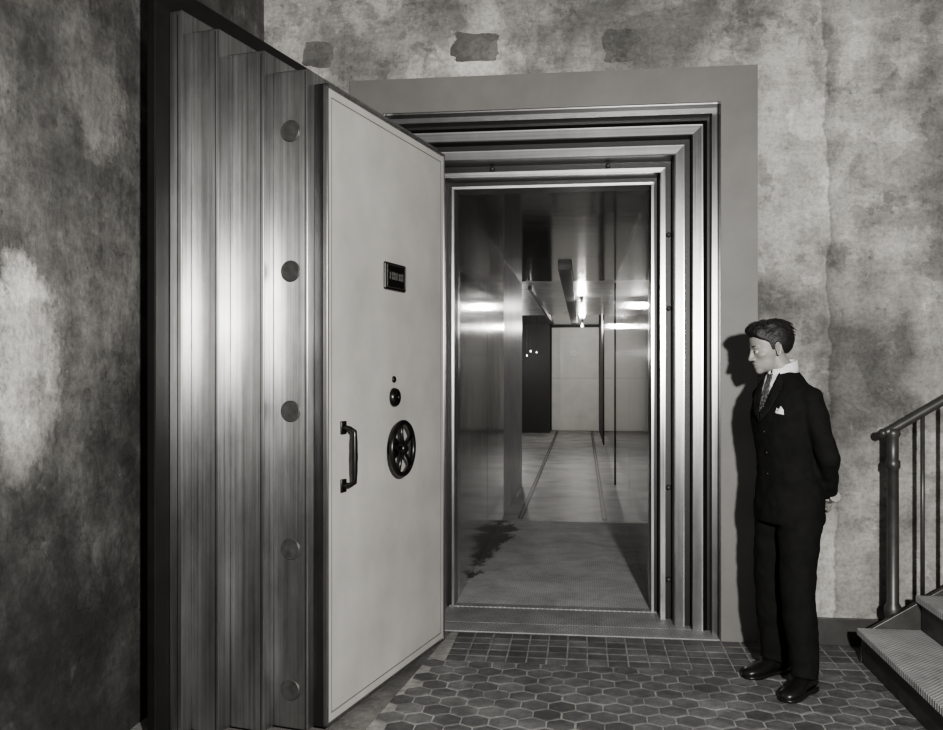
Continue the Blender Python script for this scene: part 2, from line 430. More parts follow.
# ------------------------------------------------------------------ vault corridor
XCL, XCR, ZC = -0.807, 0.417, 2.645
YE = 23.0
def panel_wall(name, x, ys, z0, z1, sgn, mat, mat2=None, light=None):
    bm = bmesh.new()
    for i in range(len(ys)-1):
        a, b = ys[i]+0.004, ys[i+1]-0.004
        mi = 1 if (light and i in light) else 0
        xx = (x, x+0.1*sgn)
        bm_box(bm, min(xx), max(xx), a, b, z0, z1, mi)
    xx = (x+0.01*sgn, x+0.12*sgn)
    bm_box(bm, min(xx), max(xx), ys[0], ys[-1], z0, z1, 0)
    return mesh_ob(name, bm, [mat, mat2 or mat], bevel=0.003)
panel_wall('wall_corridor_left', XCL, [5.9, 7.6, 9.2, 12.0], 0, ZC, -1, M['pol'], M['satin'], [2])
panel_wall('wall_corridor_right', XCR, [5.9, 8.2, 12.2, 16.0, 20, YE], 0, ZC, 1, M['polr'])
bm = bmesh.new()
bm_box(bm, XCR-0.012, XCR+0.01, 18.4, YE-0.2, 0.0, ZC)
bm_box(bm, XCR-0.010, XCR+0.01, 11.9, 11.95, 0.0, ZC)
mesh_ob('trim_right_wall', bm, M['black'], bevel=0.004)
bm = bmesh.new()
bm_box(bm, XCL-0.1, XCL, 5.8, 5.9, 0, ZC); bm_box(bm, XCR, XCR+0.1, 5.8, 5.9, 0, ZC)
mesh_ob('trim_corridor', bm, M['edge_lt'])
bm = bmesh.new()
bm_box(bm, XCL-3.2, XCL-0.12, 11.85, 12.0, 0, ZC)
bm_box(bm, XCL-3.2, XCL, 22.0, 22.15, 0, ZC)
bm_box(bm, XCL-3.35, XCL-3.2, 11.85, 22.15, 0, ZC)
mesh_ob('wall_bay', bm, M['black'])
bm = bmesh.new()
bm_box(bm, XCL-3.3, XCR+0.12, 5.80, 9.16, ZC, ZC+0.1)
bm_box(bm, XCL-3.3, XCR+0.12, 9.165, 11.6, ZC, ZC+0.1)
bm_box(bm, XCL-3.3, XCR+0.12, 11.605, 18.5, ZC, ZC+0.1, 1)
bm_box(bm, XCL-3.3, XCR+0.12, 18.505, YE+0.2, ZC, ZC+0.1)
mesh_ob('ceiling_corridor', bm, [M['polc'], M['glarec']])
bm = bmesh.new()
bm_box(bm, -1.0, 0.6, 5.70, 8.95, -0.1, 0.0); mesh_ob('floor_corridor_plate', bm, M['plate_in'])
bm = bmesh.new()
bm_box(bm, XCL-3.3, XCR+0.12, 8.965, YE+0.2, -0.1, -0.003)
mesh_ob('floor_corridor', bm, M['conc'])
bm = bmesh.new()
for x in (-0.63, 0.215):
    bm_box(bm, x-0.028, x+0.028, 9.1, YE-0.2, -0.02, 0.0005)
    bm_box(bm, x-0.004, x+0.004, 9.1, YE-0.2, -0.02, 0.006, 1)
mesh_ob('cart_rails', bm, [M['black'], M['steel_mid']])
bm = bmesh.new()
bm_box(bm, -0.27, -0.12, 9.8, 21.5, ZC-0.06, ZC+0.01)
bm_box(bm, -0.74, -0.69, 12.2, 21.5, ZC-0.05, ZC+0.01)
mesh_ob('ceiling_track', bm, M['black'], bevel=0.005)
bm = bmesh.new(); bm_box(bm, XCL-0.3, XCR+0.1, YE, YE+0.15, 0, ZC); mesh_ob('wall_corridor_end', bm, M['black'])
ed = empty('end_door')
bm = bmesh.new()
bm_box(bm, XCL+0.02, XCR-0.02, YE-0.14, YE-0.003, 0.0, ZC-0.04)
mesh_ob('leaf', bm, M['enddoor'], ed, bevel=0.01)
bm = bmesh.new()
bm_box(bm, XCL+0.05, XCR-0.07, YE-0.143, YE-0.13, 1.32, 1.326)
bm_box(bm, -0.30, -0.14, YE-0.17, YE-0.13, 1.88, 2.0)
mesh_ob('fittings', bm, M['steel_mid'], ed)

def area(name, loc, target, size, energy, shape='DISK', size_y=None):
    l = bpy.data.lights.new(name, 'AREA'); l.shape = shape; l.size = size
    if size_y: l.size_y = size_y
    l.energy = energy; l.color = (1, 0.98, 0.94)
    o = bpy.data.objects.new(name, l); link(o); o.location = loc
    o.rotation_euler = (Vector(target)-Vector(loc)).to_track_quat('-Z', 'Y').to_euler()
    return o
def point(name, loc, energy, r=0.08):
    l = bpy.data.lights.new(name, 'POINT'); l.energy = energy; l.shadow_soft_size = r; l.color = (1, 0.98, 0.94)
    o = bpy.data.objects.new(name, l); link(o); o.location = loc; return o
point('bay_fill', (-1.5, 13.6, 2.1), 45)  # fill lights added out of view in the bay for ceiling glare
point('bay_fill', (-1.5, 19.5, 1.9), 40)
bm = bmesh.new()
for (x, y, z, e_) in ((-0.02, 14.0, ZC-0.13, 32), (-0.02, 20.3, ZC-0.13, 110)):  # far bulb added to brighten the end door
    point('corridor_bulb_light', (x, y, z-0.01), e_, 0.05)
    bm_ell(bm, (x, y, z), (0.03, 0.03, 0.04), mi=1); bm_tube(bm, [(x, y, z+0.03), (x, y, ZC)], [0.02, 0.03], 12)
mesh_ob('corridor_bulbs', bm, [M['iron'], M['bulb']], smooth=True)
bm = bmesh.new()
for (x, y, z) in ((-1.5, 13.6, 2.27), (-1.5, 19.5, 2.07)):  # two pendants added to go with the bay fill lights
    bm_ell(bm, (x, y, z), (0.05, 0.05, 0.06), mi=1); bm_tube(bm, [(x, y, z+0.05), (x, y, ZC)], 0.01, 8)
for (x, y, z) in ((-1.05, 18.2, 1.9), (-1.25, 20.2, 1.85), (-1.1, 21.5, 1.95)):
    bm_ell(bm, (x, y, z), (0.014, 0.014, 0.018), mi=1); bm_tube(bm, [(x, y, z+0.02), (x, y, ZC)], 0.004, 8)
mesh_ob('bay_pendant_bulbs', bm, [M['iron'], M['bulb']], smooth=True)

# ------------------------------------------------------------------ vault door
door = empty('vault_door', (-1.043, 3.564, 0), math.atan2(0.975, 0.224))
W, H, ZB = 1.293, 2.657, 0.03
slabs = [(0.0, 0.05, 0.0, 0), (0.05, 0.21, 0.05, 0), (0.21, 0.37, 0.12, 0), (0.37, 0.50, 0.20, 0), (0.50, 0.56, 0.26, 0.01), (0.56, 0.60, 0.345, 0.04)]
mi_ = ['steel_dk', 'steel', 'steel', 'steel', 'steel', 'black']
for k, (t0, t1, s, ex) in enumerate(slabs):
    far = W+min(s, 0.10)
    bm = bmesh.new()
    bm_box(bm, -s, far, t0+(0.004 if k == 0 else 0), t1+0.0, ZB, H+s+ex)
    mesh_ob('step_%d' % (k+1), bm, M[mi_[k]], door, bevel=0.004)
bm = bmesh.new()
for t, s in ((0.062, 0.05), (0.225, 0.12), (0.385, 0.20), (0.52, 0.26)):
    bm_box(bm, -s-0.0012, -s+0.01, t-0.0016, t+0.0016, ZB, H+s-0.01)
mesh_ob('edge_grooves', bm, M['black'], door)
bm = bmesh.new()
bm_box(bm, 0.004, W-0.004, -0.004, 0.006, ZB+0.004, H-0.004)
mesh_ob('inner_face', bm, M['doorface'], door, bevel=0.002)
bm = bmesh.new()
for (x0, x1, z0, z1) in ((0.0, W, H-0.014, H), (0.0, W, ZB, ZB+0.014), (0.0, 0.012, ZB, H), (W-0.012, W, ZB, H)):
    bm_box(bm, x0, x1, -0.012, 0.01, z0, z1)
mesh_ob('face_rim', bm, M['steel_mid'], door, bevel=0.003)
bm = bmesh.new()
for (x0, x1, z0, z1) in ((0.045, W-0.045, H-0.050, H-0.046), (0.045, W-0.045, ZB+0.046, ZB+0.050), (0.045, 0.048, ZB+0.046, H-0.046), (W-0.048, W-0.045, ZB+0.046, H-0.046)):
    bm_box(bm, x0, x1, -0.006, 0.0, z0, z1)
mesh_ob('face_bead', bm, M['trim'], door)
bm = bmesh.new()
for z in (0.187, 0.76, 1.32, 1.89, 2.46):
    bm_tube(bm, [(-0.045, 0.13, z), (-0.054, 0.13, z), (-0.057, 0.13, z)], [0.044, 0.044, 0.041], 32)
mesh_ob('locking_bolts', bm, M['boltend'], door)
bm = bmesh.new(); bm_box(bm, 0.54, 0.77, -0.018, 0.0, 1.865, 1.995)
mesh_ob('plaque', bm, M['bronze'], door, bevel=0.012)
bm = bmesh.new()
for (x0, x1, z0, z1) in ((0.552, 0.758, 1.981, 1.984), (0.552, 0.758, 1.876, 1.879), (0.552, 0.555, 1.876, 1.984), (0.755, 0.758, 1.876, 1.984)):
    bm_box(bm, x0, x1, -0.021, -0.015, z0, z1)
x = 0.585
for k in range(6):
    w_ = 0.014
    bm_box(bm, x, x+0.004, -0.021, -0.015, 1.915, 1.95)
    if k % 2 == 0: bm_box(bm, x, x+w_, -0.021, -0.015, 1.946, 1.95)
    bm_box(bm, x, x+w_, -0.021, -0.015, 1.930, 1.934)
    if k % 3: bm_box(bm, x+w_, x+w_+0.004, -0.021, -0.015, 1.915, 1.95)
    x += 0.025
mesh_ob('plaque_lettering', bm, M['letters'], door)
bm = bmesh.new()
bm_tube(bm, [(0.65, 0.0, 1.445), (0.65, -0.010, 1.445), (0.65, -0.014, 1.445)], [0.016, 0.016, 0.012], 24)
bm_tube(bm, [(0.65, 0.0, 1.36), (0.65, -0.012, 1.36), (0.65, -0.024, 1.36), (0.65, -0.028, 1.36)], [0.045, 0.045, 0.040, 0.034], 32)
bm_tube(bm, [(0.65, -0.028, 1.36), (0.65, -0.036, 1.36), (0.65, -0.040, 1.36)], [0.012, 0.012, 0.008], 20)
mesh_ob('combination_dial', bm, M['bronze'], door, smooth=True)
bm = bmesh.new(); wc = Vector((0.635, -0.060, 1.12))
torus(bm, wc, (0, 1, 0), 0.122, 0.013, 64, 14)
bm_tube(bm, [(wc.x, 0, 1.12), (wc.x, -0.02, 1.12), (wc.x, -0.028, 1.12)], [0.05, 0.05, 0.04], 32)
bm_tube(bm, [(wc.x, -0.02, 1.12), (wc.x, -0.065, 1.12), (wc.x, -0.078, 1.12), (wc.x, -0.082, 1.12)], [0.024, 0.028, 0.024, 0.014], 24)
for k in range(5):
    a = TAU*k/5+0.5
    d = Vector((math.cos(a), 0, math.sin(a)))
    bm_tube(bm, [wc+d*0.01, wc+d*0.06, wc+d*0.12], [0.012, 0.008, 0.010], 12)
mesh_ob('handwheel', bm, M['bronze'], door, smooth=True)
bm = bmesh.new()
hx, h0, h1 = 0.145, 1.0, 1.245
for z in (h0, h1):
    bm_box(bm, hx-0.022, hx+0.022, -0.012, 0.0, z-0.028, z+0.028)
P = []
for k in range(13):
    t = k/12; a = math.pi*t
    zc = (h0+h1)/2-(h1-h0)/2*math.cos(a)
    P.append((hx, -0.01-0.05*min(1, math.sin(a)*2.2), zc))
bm_tube(bm, P, [0.014]+[0.011]*3+[0.013]*2+[0.0145]+[0.013]*2+[0.011]*3+[0.014], 14)
mesh_ob('pull_handle', bm, M['bronze'], door, smooth=True, bevel=0.003)
bm = bmesh.new()
for z in (0.45, 2.3):
    bm_tube(bm, [(1.25, 0.66, z-0.22), (1.25, 0.66, z+0.22)], 0.05, 24)
    bm_ell(bm, (1.25, 0.66, z+0.22), (0.05, 0.05, 0.03)); bm_ell(bm, (1.25, 0.66, z-0.22), (0.05, 0.05, 0.03))
    bm_box(bm, 0.5, 1.25, 0.60, 0.635, z-0.12, z+0.12)
mesh_ob('hinges', bm, M['steel_dk'], door)

# ------------------------------------------------------------------ stairs
st = empty('staircase')
bm = bmesh.new(); rise, run, x0 = 0.175, 0.285, 1.385
N = 8
for k in range(N):
    xa = x0+k*run; z = (k+1)*rise
    bm_box(bm, xa, min(xa+run+0.03, 3.79), 2.55, 4.80, z-0.035, z, 0)
    bm_box(bm, xa+0.025, xa+0.04, 2.58, 4.79, z-rise, z-0.034, 1)
    bm_box(bm, xa+0.04, min(xa+run+0.04, 3.79), 2.60, 4.78, 0 if k == 0 else z-rise-0.03, z-0.036, 2)
mesh_ob('treads', bm, [M['stair'], M['iron'], M['cement']], st, bevel=0.005)
bm = bmesh.new()
for (ya, yb) in ((4.80, 4.835), (2.515, 2.55)):
    pts = [(x0+0.02, 0.0), (x0+0.30, 0.0), (3.79, (3.79-x0-0.30)*rise/run), (3.79, (3.79-x0+0.0)*rise/run+0.14), (x0+0.04, 0.15)]
    a = [bm.verts.new((p[0], ya, p[1])) for p in pts]; b = [bm.verts.new((p[0], yb, p[1])) for p in pts]
    bm.faces.new(a); bm.faces.new(b[::-1])
    for i in range(len(pts)): bm.faces.new((a[i], a[(i+1) % len(pts)], b[(i+1) % len(pts)], b[i]))
mesh_ob('stringers', bm, M['iron'], st, bevel=0.003)
bm = bmesh.new()
nx, ny = 1.585, 4.87; sl = rise/run
bm_tube(bm, [(nx, ny, 0), (nx, ny, 0.05), (nx, ny, 0.06), (nx, ny, 0.22), (nx, ny, 0.24), (nx, ny, 0.27), (nx, ny, 0.29), (nx, ny, 0.98), (nx, ny, 0.99), (nx, ny, 1.02), (nx, ny, 1.03), (nx, ny, 1.14), (nx, ny, 1.16), (nx, ny, 1.19)],
        [0.05, 0.05, 0.036, 0.036, 0.042, 0.042, 0.030, 0.028, 0.036, 0.036, 0.028, 0.028, 0.038, 0.030], 24)
hr = [(nx-0.05, ny, 1.165), (nx-0.03, ny, 1.17), (nx, ny, 1.185)]+[(nx+t, ny, 1.185+t*sl) for t in (0.1, 0.4, 1.0, 1.6, 2.2)]
bm_tube(bm, hr, [0.016, 0.024]+[0.024]*6, 16)
bm_ell(bm, hr[0], (0.023, 0.027, 0.023))
bm_tube(bm, [(nx, ny, 0.245), (nx+0.12, ny, 0.26), (nx+0.4, ny, 0.26+0.3*sl)]+[(nx+t, ny, 0.26+(t-0.1)*sl) for t in (1.0, 1.6, 2.2)], 0.014, 12)
for k in range(1, 17):
    xx = nx+0.03+k*0.115
    bm_tube(bm, [(xx, ny, 0.25+(xx-nx-0.1)*sl), (xx, ny, 1.175+(xx-nx)*sl)], 0.011, 12)
mesh_ob('railing', bm, M['iron'], st, smooth=True)

# ------------------------------------------------------------------ man
man = empty('standing_man', (0.95, 4.44, 0.0), math.radians(-62))
Ls = Vector((0.160, 0.015, 1.358)); Rs = Vector((-0.160, 0.015, 1.358))
Le = Vector((0.212, 0.075, 1.09)); Re = Vector((-0.212, 0.075, 1.09))
Lw = Vector((0.075, 0.200, 0.885)); Rw = Vector((-0.10, 0.215, 0.90))
Lk = Vector((0.105, -0.01, 0.49)); Rk = Vector((-0.105, 0.01, 0.49))
La = Vector((0.143, 0.005, 0.075)); Ra = Vector((-0.125, 0.055, 0.075))
def lerp(a, b, t): return a+(b-a)*t
bm = bmesh.new()
bm_loft(bm, [(0, .03, .765, .168, .140, 2.2), (0, .03, .78, .172, .144, 2.2), (0, .03, .90, .172, .142, 2.2), (0, .025, 1.0, .160, .128, 2.2), (0, .012, 1.09, .150, .118, 2.2),
             (0, .002, 1.20, .162, .128, 2.2), (0, .0, 1.29, .176, .130, 2.3), (0, .006, 1.35, .184, .118, 2.2), (0, .008, 1.40, .170, .098, 2.1), (0, .004, 1.435, .125, .084, 2.0),
             (0, .000, 1.465, .085, .074, 2.0), (0, -.004, 1.488, .064, .064, 2.0)], 48)
for s, e, w_, sg in ((Ls, Le, Lw, 1), (Rs, Re, Rw, -1)):
    bm_tube(bm, [s+Vector((-0.06*sg, 0, 0.012)), s, lerp(s, e, .3), lerp(s, e, .7), e, lerp(e, w_, .12), lerp(e, w_, .5), lerp(e, w_, .92)],
            [.044, .056, .057, .053, .052, .051, .046, .041], 20)
    bm_ell(bm, s, (.058, .060, .052)); bm_ell(bm, e, (.053, .053, .053))
for sg, k, a in ((1, Lk, La), (-1, Rk, Ra)):
    h = Vector((0.080*sg, 0.03, 0.88))
    bm_tube(bm, [h+Vector((-.01*sg, 0, .06)), h, lerp(h, k, .35), lerp(h, k, .75), k, lerp(k, a, .3), lerp(k, a, .7), lerp(k, a, .92), a+Vector((0, -0.012, -0.005))],
            [.10, .105, .098, .087, .081, .077, .070, .066, .069], 24)
suit = mesh_ob('suit', bm, M['suit'], man)
remesh(suit, 0.008, 8, 0.5)
tx = bpy.data.textures.new('folds', 'CLOUDS'); tx.noise_scale = 0.09; tx.noise_depth = 2
dp = suit.modifiers.new('folds', 'DISPLACE'); dp.texture = tx; dp.strength = 0.020; dp.mid_level = 0.5
dp.texture_coords = 'LOCAL'
dg = bpy.context.evaluated_depsgraph_get()
ev = suit.evaluated_get(dg); me = ev.to_mesh()
bvh = BVHTree.FromPolygons([v.co.copy() for v in me.vertices], [tuple(p.vertices) for p in me.polygons])
ev.to_mesh_clear()
def patch(name, poly, mat, off=0.003, thick=0.003, cuts=5):
    bm = bmesh.new()
    f = bm.faces.new([bm.verts.new((x, 0, z)) for x, z in poly])
    bmesh.ops.triangulate(bm, faces=[f])
    for _ in range(cuts):
        es = [e for e in bm.edges if e.calc_length() > 0.012]
        if not es: break
        bmesh.ops.subdivide_edges(bm, edges=es, cuts=1)
        bmesh.ops.triangulate(bm, faces=[f for f in bm.faces if len(f.verts) > 4])
    for v in bm.verts:
        hit = bvh.ray_cast(Vector((v.co.x, -1, v.co.z)), Vector((0, 1, 0)))[0]
        v.co.y = (hit.y if hit else -0.05)-off
    bmesh.ops.recalc_face_normals(bm, faces=bm.faces[:])
    ob = mesh_ob(name, bm, mat, man, smooth=True)
    sd = ob.modifiers.new('s', 'SOLIDIFY'); sd.thickness = thick; sd.offset = 0
    return ob
patch('shirt_front', [(-.045, 1.470), (-.03, 1.475), (0.03, 1.475), (.045, 1.470), (.034, 1.39), (.006, 1.30), (-.006, 1.30), (-.034, 1.39)], M['shirt'], 0.004)
patch('tie', [(-.015, 1.47), (.015, 1.47), (.011, 1.435), (.021, 1.34), (.010, 1.295), (-.010, 1.295), (-.021, 1.34), (-.011, 1.435)], M['tie'], 0.009, 0.005)
for sg in (1, -1):
    patch('lapel', [(sg*.048, 1.476), (sg*.075, 1.445), (sg*.090, 1.395), (sg*.064, 1.385), (sg*.080, 1.365), (sg*.055, 1.30), (sg*.004, 1.245), (sg*.004, 1.295), (sg*.034, 1.39)], M['lapel'], 0.009, 0.006)
patch('pocket_square', [(.083, 1.290), (.088, 1.315), (.098, 1.305), (.108, 1.322), (.122, 1.305), (.126, 1.284)], M['shirt'], 0.006, 0.004)
bm = bmesh.new()
for z in (1.20, 1.10, 1.0):
    hit = bvh.ray_cast(Vector((0.008, -1, z)), Vector((0, 1, 0)))[0]
    bm_ell(bm, hit+Vector((0, -0.001, 0)), (.009, .004, .009), 14, 8)
mesh_ob('jacket_buttons', bm, M['shoe'], man, smooth=True)
bm = bmesh.new(); segs = 40
Rg = []
for (dz, rr) in ((-0.024, 1.16), (0.012, 1.07), (0.034, 1.01), (0.038, 0.97), (0.016, 0.95)):
    vs = []
    for k in range(segs+1):
        a = -math.pi/2+0.10+(TAU-0.20)*k/segs
        x = 0.063*rr*math.cos(a); y = 0.066*rr*math.sin(a)
        fr = max(0, -math.sin(a))
        z = 1.488+dz+0.040*(math.sin(a)*0.5)-(0.020*fr**6 if dz < 0 else 0)
        vs.append(bm.verts.new((x, y-0.006, z)))
    Rg.append(vs)
for a, b in zip(Rg[:-1], Rg[1:]):
    for k in range(segs): bm.faces.new((a[k], a[k+1], b[k+1], b[k]))
co = mesh_ob('shirt_collar', bm, M['shirt'], man, smooth=True)
sd = co.modifiers.new('s', 'SOLIDIFY'); sd.thickness = 0.004
def shoe(a, yaw, name):
    bm = bmesh.new(); Rt = Matrix.Rotation(yaw, 3, 'Z')
    secs = [(0.075, .018, .030, .03), (0.066, .030, .036, .062), (0.04, .034, .040, .085), (0.0, .036, .040, .092), (-0.04, .035, .036, .080), (-0.09, .042, .031, .058), (-0.13, .046, .026, .048), (-0.165, .043, .022, .042), (-0.19, .032, .018, .034), (-0.202, .016, .012, .022)]
    rs = []
    for (y, hw, _, top) in secs:
        vs = []
        for k in range(20):
            t = TAU*k/20; c, s = math.cos(t), math.sin(t)
            z = top*0.5+0.012+top*0.5*s*(1 if s > 0 else 0.9)
            vs.append(bm.verts.new(Rt @ Vector((hw*math.copysign(abs(c)**.8, c), y, max(0.010, z)))+Vector((a.x, a.y, 0))))
        rs.append(vs)
    for p, q in zip(rs[:-1], rs[1:]):
        for k in range(20): bm.faces.new((p[k], p[(k+1) % 20], q[(k+1) % 20], q[k]))
    bm.faces.new(rs[0]); bm.faces.new(rs[-1][::-1])
    def slab(out, z0, z1):
        lo = [bm.verts.new(Rt @ Vector((x, y, z0))+Vector((a.x, a.y, 0))) for x, y in out]
        hi = [bm.verts.new(Rt @ Vector((x, y, z1))+Vector((a.x, a.y, 0))) for x, y in out]
        n = len(out); bm.faces.new(lo); bm.faces.new(hi)
        for k in range(n): bm.faces.new((lo[k], lo[(k+1) % n], hi[(k+1) % n], hi[k]))
    right = [(hw+.003, y) for (y, hw, _, _) in secs]; left = [(-hw-.003, y) for (y, hw, _, _) in secs[::-1]]
    slab(right+left, 0.006, 0.016)
    r2 = [(hw+.002, y) for (y, hw, _, _) in secs[:4]]; l2 = [(-hw-.002, y) for (y, hw, _, _) in secs[:4][::-1]]
    slab(r2+l2, 0.0, 0.012)
    slab([(.038, -0.09), (.044, -.13), (.038, -.165), (-.038, -.165), (-.044, -.13), (-.038, -.09)], 0.0, 0.010)
    return mesh_ob(name, bm, M['shoe'], man, smooth=True)
shoe(La, math.radians(22), 'shoe_left'); shoe(Ra, math.radians(6), 'shoe_right')

def hand(name, wrist, xd, zd, mirror, curls, thumb_close=0.5):
    X = Vector(xd).normalized(); Z = Vector(zd); Z = (Z-X*Z.dot(X)).normalized(); Y = Z.cross(X)*mirror
    def P(a, b, c): return Vector(wrist)+X*a+Y*b+Z*c
    bm = bmesh.new()
    bm_tube(bm, [P(-.06, 0, 0), P(-.02, 0, 0), P(.012, 0, 0)], [.029, .027, .026], 16)
    for b0, b1, l in ((.013, .030, .093), (.005, .010, .095), (-.004, -.010, .090), (-.013, -.030, .080)):
        bm_tube(bm, [P(0, b0, 0), P(l*.5, (b0+b1)/2, .002), P(l, b1, 0)], [.015, .0150, .0112], 12)
        bm_ell(bm, P(l, b1, 0), (.0115,)*3, 10, 8)
    bm_ell(bm, P(.03, .022, -.008), (.022, .018, .014), 12, 8)
    fl = ((.093, .030, (.042, .026, .021), .0088), (.095, .010, (.046, .030, .023), .0090), (.090, -.010, (.042, .028, .022), .0085), (.080, -.030, (.033, .021, .019), .0075))
    for (l, b, ph, r), cu in zip(fl, curls):
        p = [P(l, b, 0)]; ang = 0
        pos = [l, 0.0]
        for i, L in enumerate(ph):
            ang += cu*(0.8, 1.1, 0.7)[i]
            pos = [pos[0]+L*math.cos(ang), pos[1]-L*math.sin(ang)]
            p.append(P(pos[0], b*(1+0.05*i), pos[1]))
        bm_tube(bm, p, [r*1.12, r*1.02, r*.95, r*.75], 10)
        for i, q in enumerate(p): bm_ell(bm, q, (r*(1.12, 1.05, .97, .78)[i],)*3, 10, 8)
    t = [P(.018, .022, -.006), P(.050, .048, -.012-.012*thumb_close), P(.080, .056-.012*thumb_close, -.018-.02*thumb_close), P(.102, .055-.025*thumb_close, -.022-.028*thumb_close)]
    bm_tube(bm, t, [.016, .0125, .0105, .008], 12)
    for q, r in zip(t, (.016, .0125, .0108, .0085)): bm_ell(bm, q, (r,)*3, 10, 8)
    ob = mesh_ob(name, bm, M['skin'], man); remesh(ob, 0.0028, 3, 0.5)
    return ob
hand('hand_left', Lw+Vector((-.004, .006, -.006)), (-1, .22, -.30), (0, -1, 0.1), 1, (.35, .4, .45, .5))
hand('hand_right', Rw+Vector((.004, .012, -.002)), (1, .18, -.22), (0, 1, 0.25), 1, (.55, .6, .6, .65), 0.9)
bm = bmesh.new()
for e, w_ in ((Le, Lw), (Re, Rw)):
    d = (w_-e).normalized()
    bm_tube(bm, [w_-d*.04, w_-d*.004, w_-d*.002], [.036, .034, .031], 20)
mesh_ob('shirt_cuffs', bm, M['shirt'], man, smooth=True)

# head : smooth-blended implicit surface sampled radially
hd = bpy.data.objects.new('head_pivot', None); link(hd, man); hd.location = (-0.008, -0.072, 1.592)
hd.rotation_euler = (math.radians(13), 0, math.radians(-20))
def d_ell(P, c, r):
    q = (P-np.array(c))/np.array(r); l = np.linalg.norm(q, axis=-1)+1e-9
    g = np.linalg.norm(q/np.array(r), axis=-1)+1e-9
    return l*(l-1)/g
def smin(a, b, k):
    h = np.clip(0.5+0.5*(b-a)/k, 0, 1); return b*(1-h)+a*h-k*h*(1-h)
def smax(a, b, k): return -smin(-a, -b, k)
def field(P):
    f = d_ell(P, (0, .022, .032), (.072, .090, .080))
    f = smin(f, d_ell(P, (0, -.040, .045), (.055, .047, .052)), .03)
    f = smin(f, d_ell(P, (0, -.034, -.022), (.054, .053, .060)), .03)
    f = smin(f, d_ell(P, (0, -.034, -.068), (.043, .050, .036)), .025)
    f = smin(f, d_ell(P, (0, -.074, -.093), (.017, .016, .014)), .02)
    f = smin(f, d_ell(P, (0, -.076, -.060), (.022, .014, .022)), .02)
    for s in (1, -1):
        f = smin(f, d_ell(P, (s*.028, -.078, .022), (.022, .010, .007)), .012)
        f = smin(f, d_ell(P, (s*.042, -.056, -.018), (.016, .018, .011)), .02)
        f = smax(f, -d_ell(P, (s*.030, -.098, .001), (.016, .013, .011)), .010)
    for t in np.linspace(0, 1, 7):
        f = smin(f, d_ell(P, (0, -.080-.023*t, .016-.044*t), (.0065+.002*t, .010, .010)), .006)
    f = smin(f, d_ell(P, (0, -.104, -.030), (.0100, .0095, .0080)), .006)
    for s in (1, -1): f = smin(f, d_ell(P, (s*.011, -.094, -.033), (.0065, .009, .006)), .005)
    f = smin(f, d_ell(P, (0, -.089, -.0555), (.019, .0085, .0055)), .005)
    f = smin(f, d_ell(P, (0, -.087, -.0680), (.016, .0088, .0060)), .005)
    f = smax(f, -d_ell(P, (0, -.100, -.0617), (.021, .006, .0016)), .003)
    return f
NU, NV = 160, 120
cen = np.array([0, -.012, -.005])
th = np.linspace(0.0, math.pi, NV)[:, None]; ph = (np.arange(NU)*TAU/NU)[None, :]
D = np.stack([np.sin(th)*np.cos(ph), np.sin(th)*np.sin(ph), np.cos(th)*np.ones_like(ph)], -1)
rs_ = np.linspace(0.16, 0.03, 90); found = np.zeros(D.shape[:2], bool); rad = np.full(D.shape[:2], 0.03)
for r0_ in rs_:
    inside = field(cen+D*r0_) < 0
    new = inside & ~found; rad[new] = r0_; found |= inside
step = rs_[0]-rs_[1]; a_ = rad.copy(); b_ = rad+step
for _ in range(10):
    m_ = 0.5*(a_+b_); ins = field(cen+D*m_[..., None]) < 0
    a_ = np.where(ins, m_, a_); b_ = np.where(ins, b_, m_)
rad = 0.5*(a_+b_)
def radial_mesh(bm, radii):
    top = bm.verts.new(cen+D[0, 0]*radii[0, 0]); bot = bm.verts.new(cen+D[-1, 0]*radii[-1, 0])
    rows = [[bm.verts.new(cen+D[i, j]*radii[i, j]) for j in range(NU)] for i in range(1, NV-1)]
    for a, b in zip(rows[:-1], rows[1:]):
        for j in range(NU): bm.faces.new((a[j], b[j], b[(j+1) % NU], a[(j+1) % NU]))
    for j in range(NU):
        bm.faces.new((top, rows[0][j], rows[0][(j+1) % NU])); bm.faces.new((bot, rows[-1][(j+1) % NU], rows[-1][j]))
E = bm_ell
bm = bmesh.new(); radial_mesh(bm, rad)
bm_tube(bm, [(0, .010, -.03), (0, .020, -.070), (0, .034, -.105), (0, .040, -.140)], [.046, .047, .049, .050], 24)
for s in (1, -1):
    rt = Matrix.Rotation(math.radians(-14), 3, 'X') @ Matrix.Rotation(s*math.radians(20), 3, 'Z')
    c = Vector((s*.0725, .012, -.010))
    pts = [c+rt @ Vector((s*.003, .0145*math.cos(TAU*k/24)*(1 if math.sin(TAU*k/24) > 0 else 0.75), .027*math.sin(TAU*k/24))) for k in range(24)]
    bm_tube(bm, pts, .0032, 8, closed=True)
    E(bm, c, (.0035, .013, .025), 14, 10, rot=rt); E(bm, c+Vector((s*.001, -.011, .0)), (.005, .004, .006), 10, 8)
    E(bm, c+Vector((-s*.006, -.002, 0)), (.008, .010, .018), 10, 8)
head = mesh_ob('head', bm, M['skin'], hd); remesh(head, 0.0022, 2, 0.5)
bm = bmesh.new()
for s in (1, -1):
    E(bm, (s*.029, -.0755, .001), (.0118, .0118, .0118), 20, 14, mi=0)
    E(bm, (s*.030, -.0862, .001), (.0050, .0022, .0050), 12, 8, mi=1)
mesh_ob('eyes', bm, [M['eye'], M['iris']], hd, smooth=True)
bm = bmesh.new()
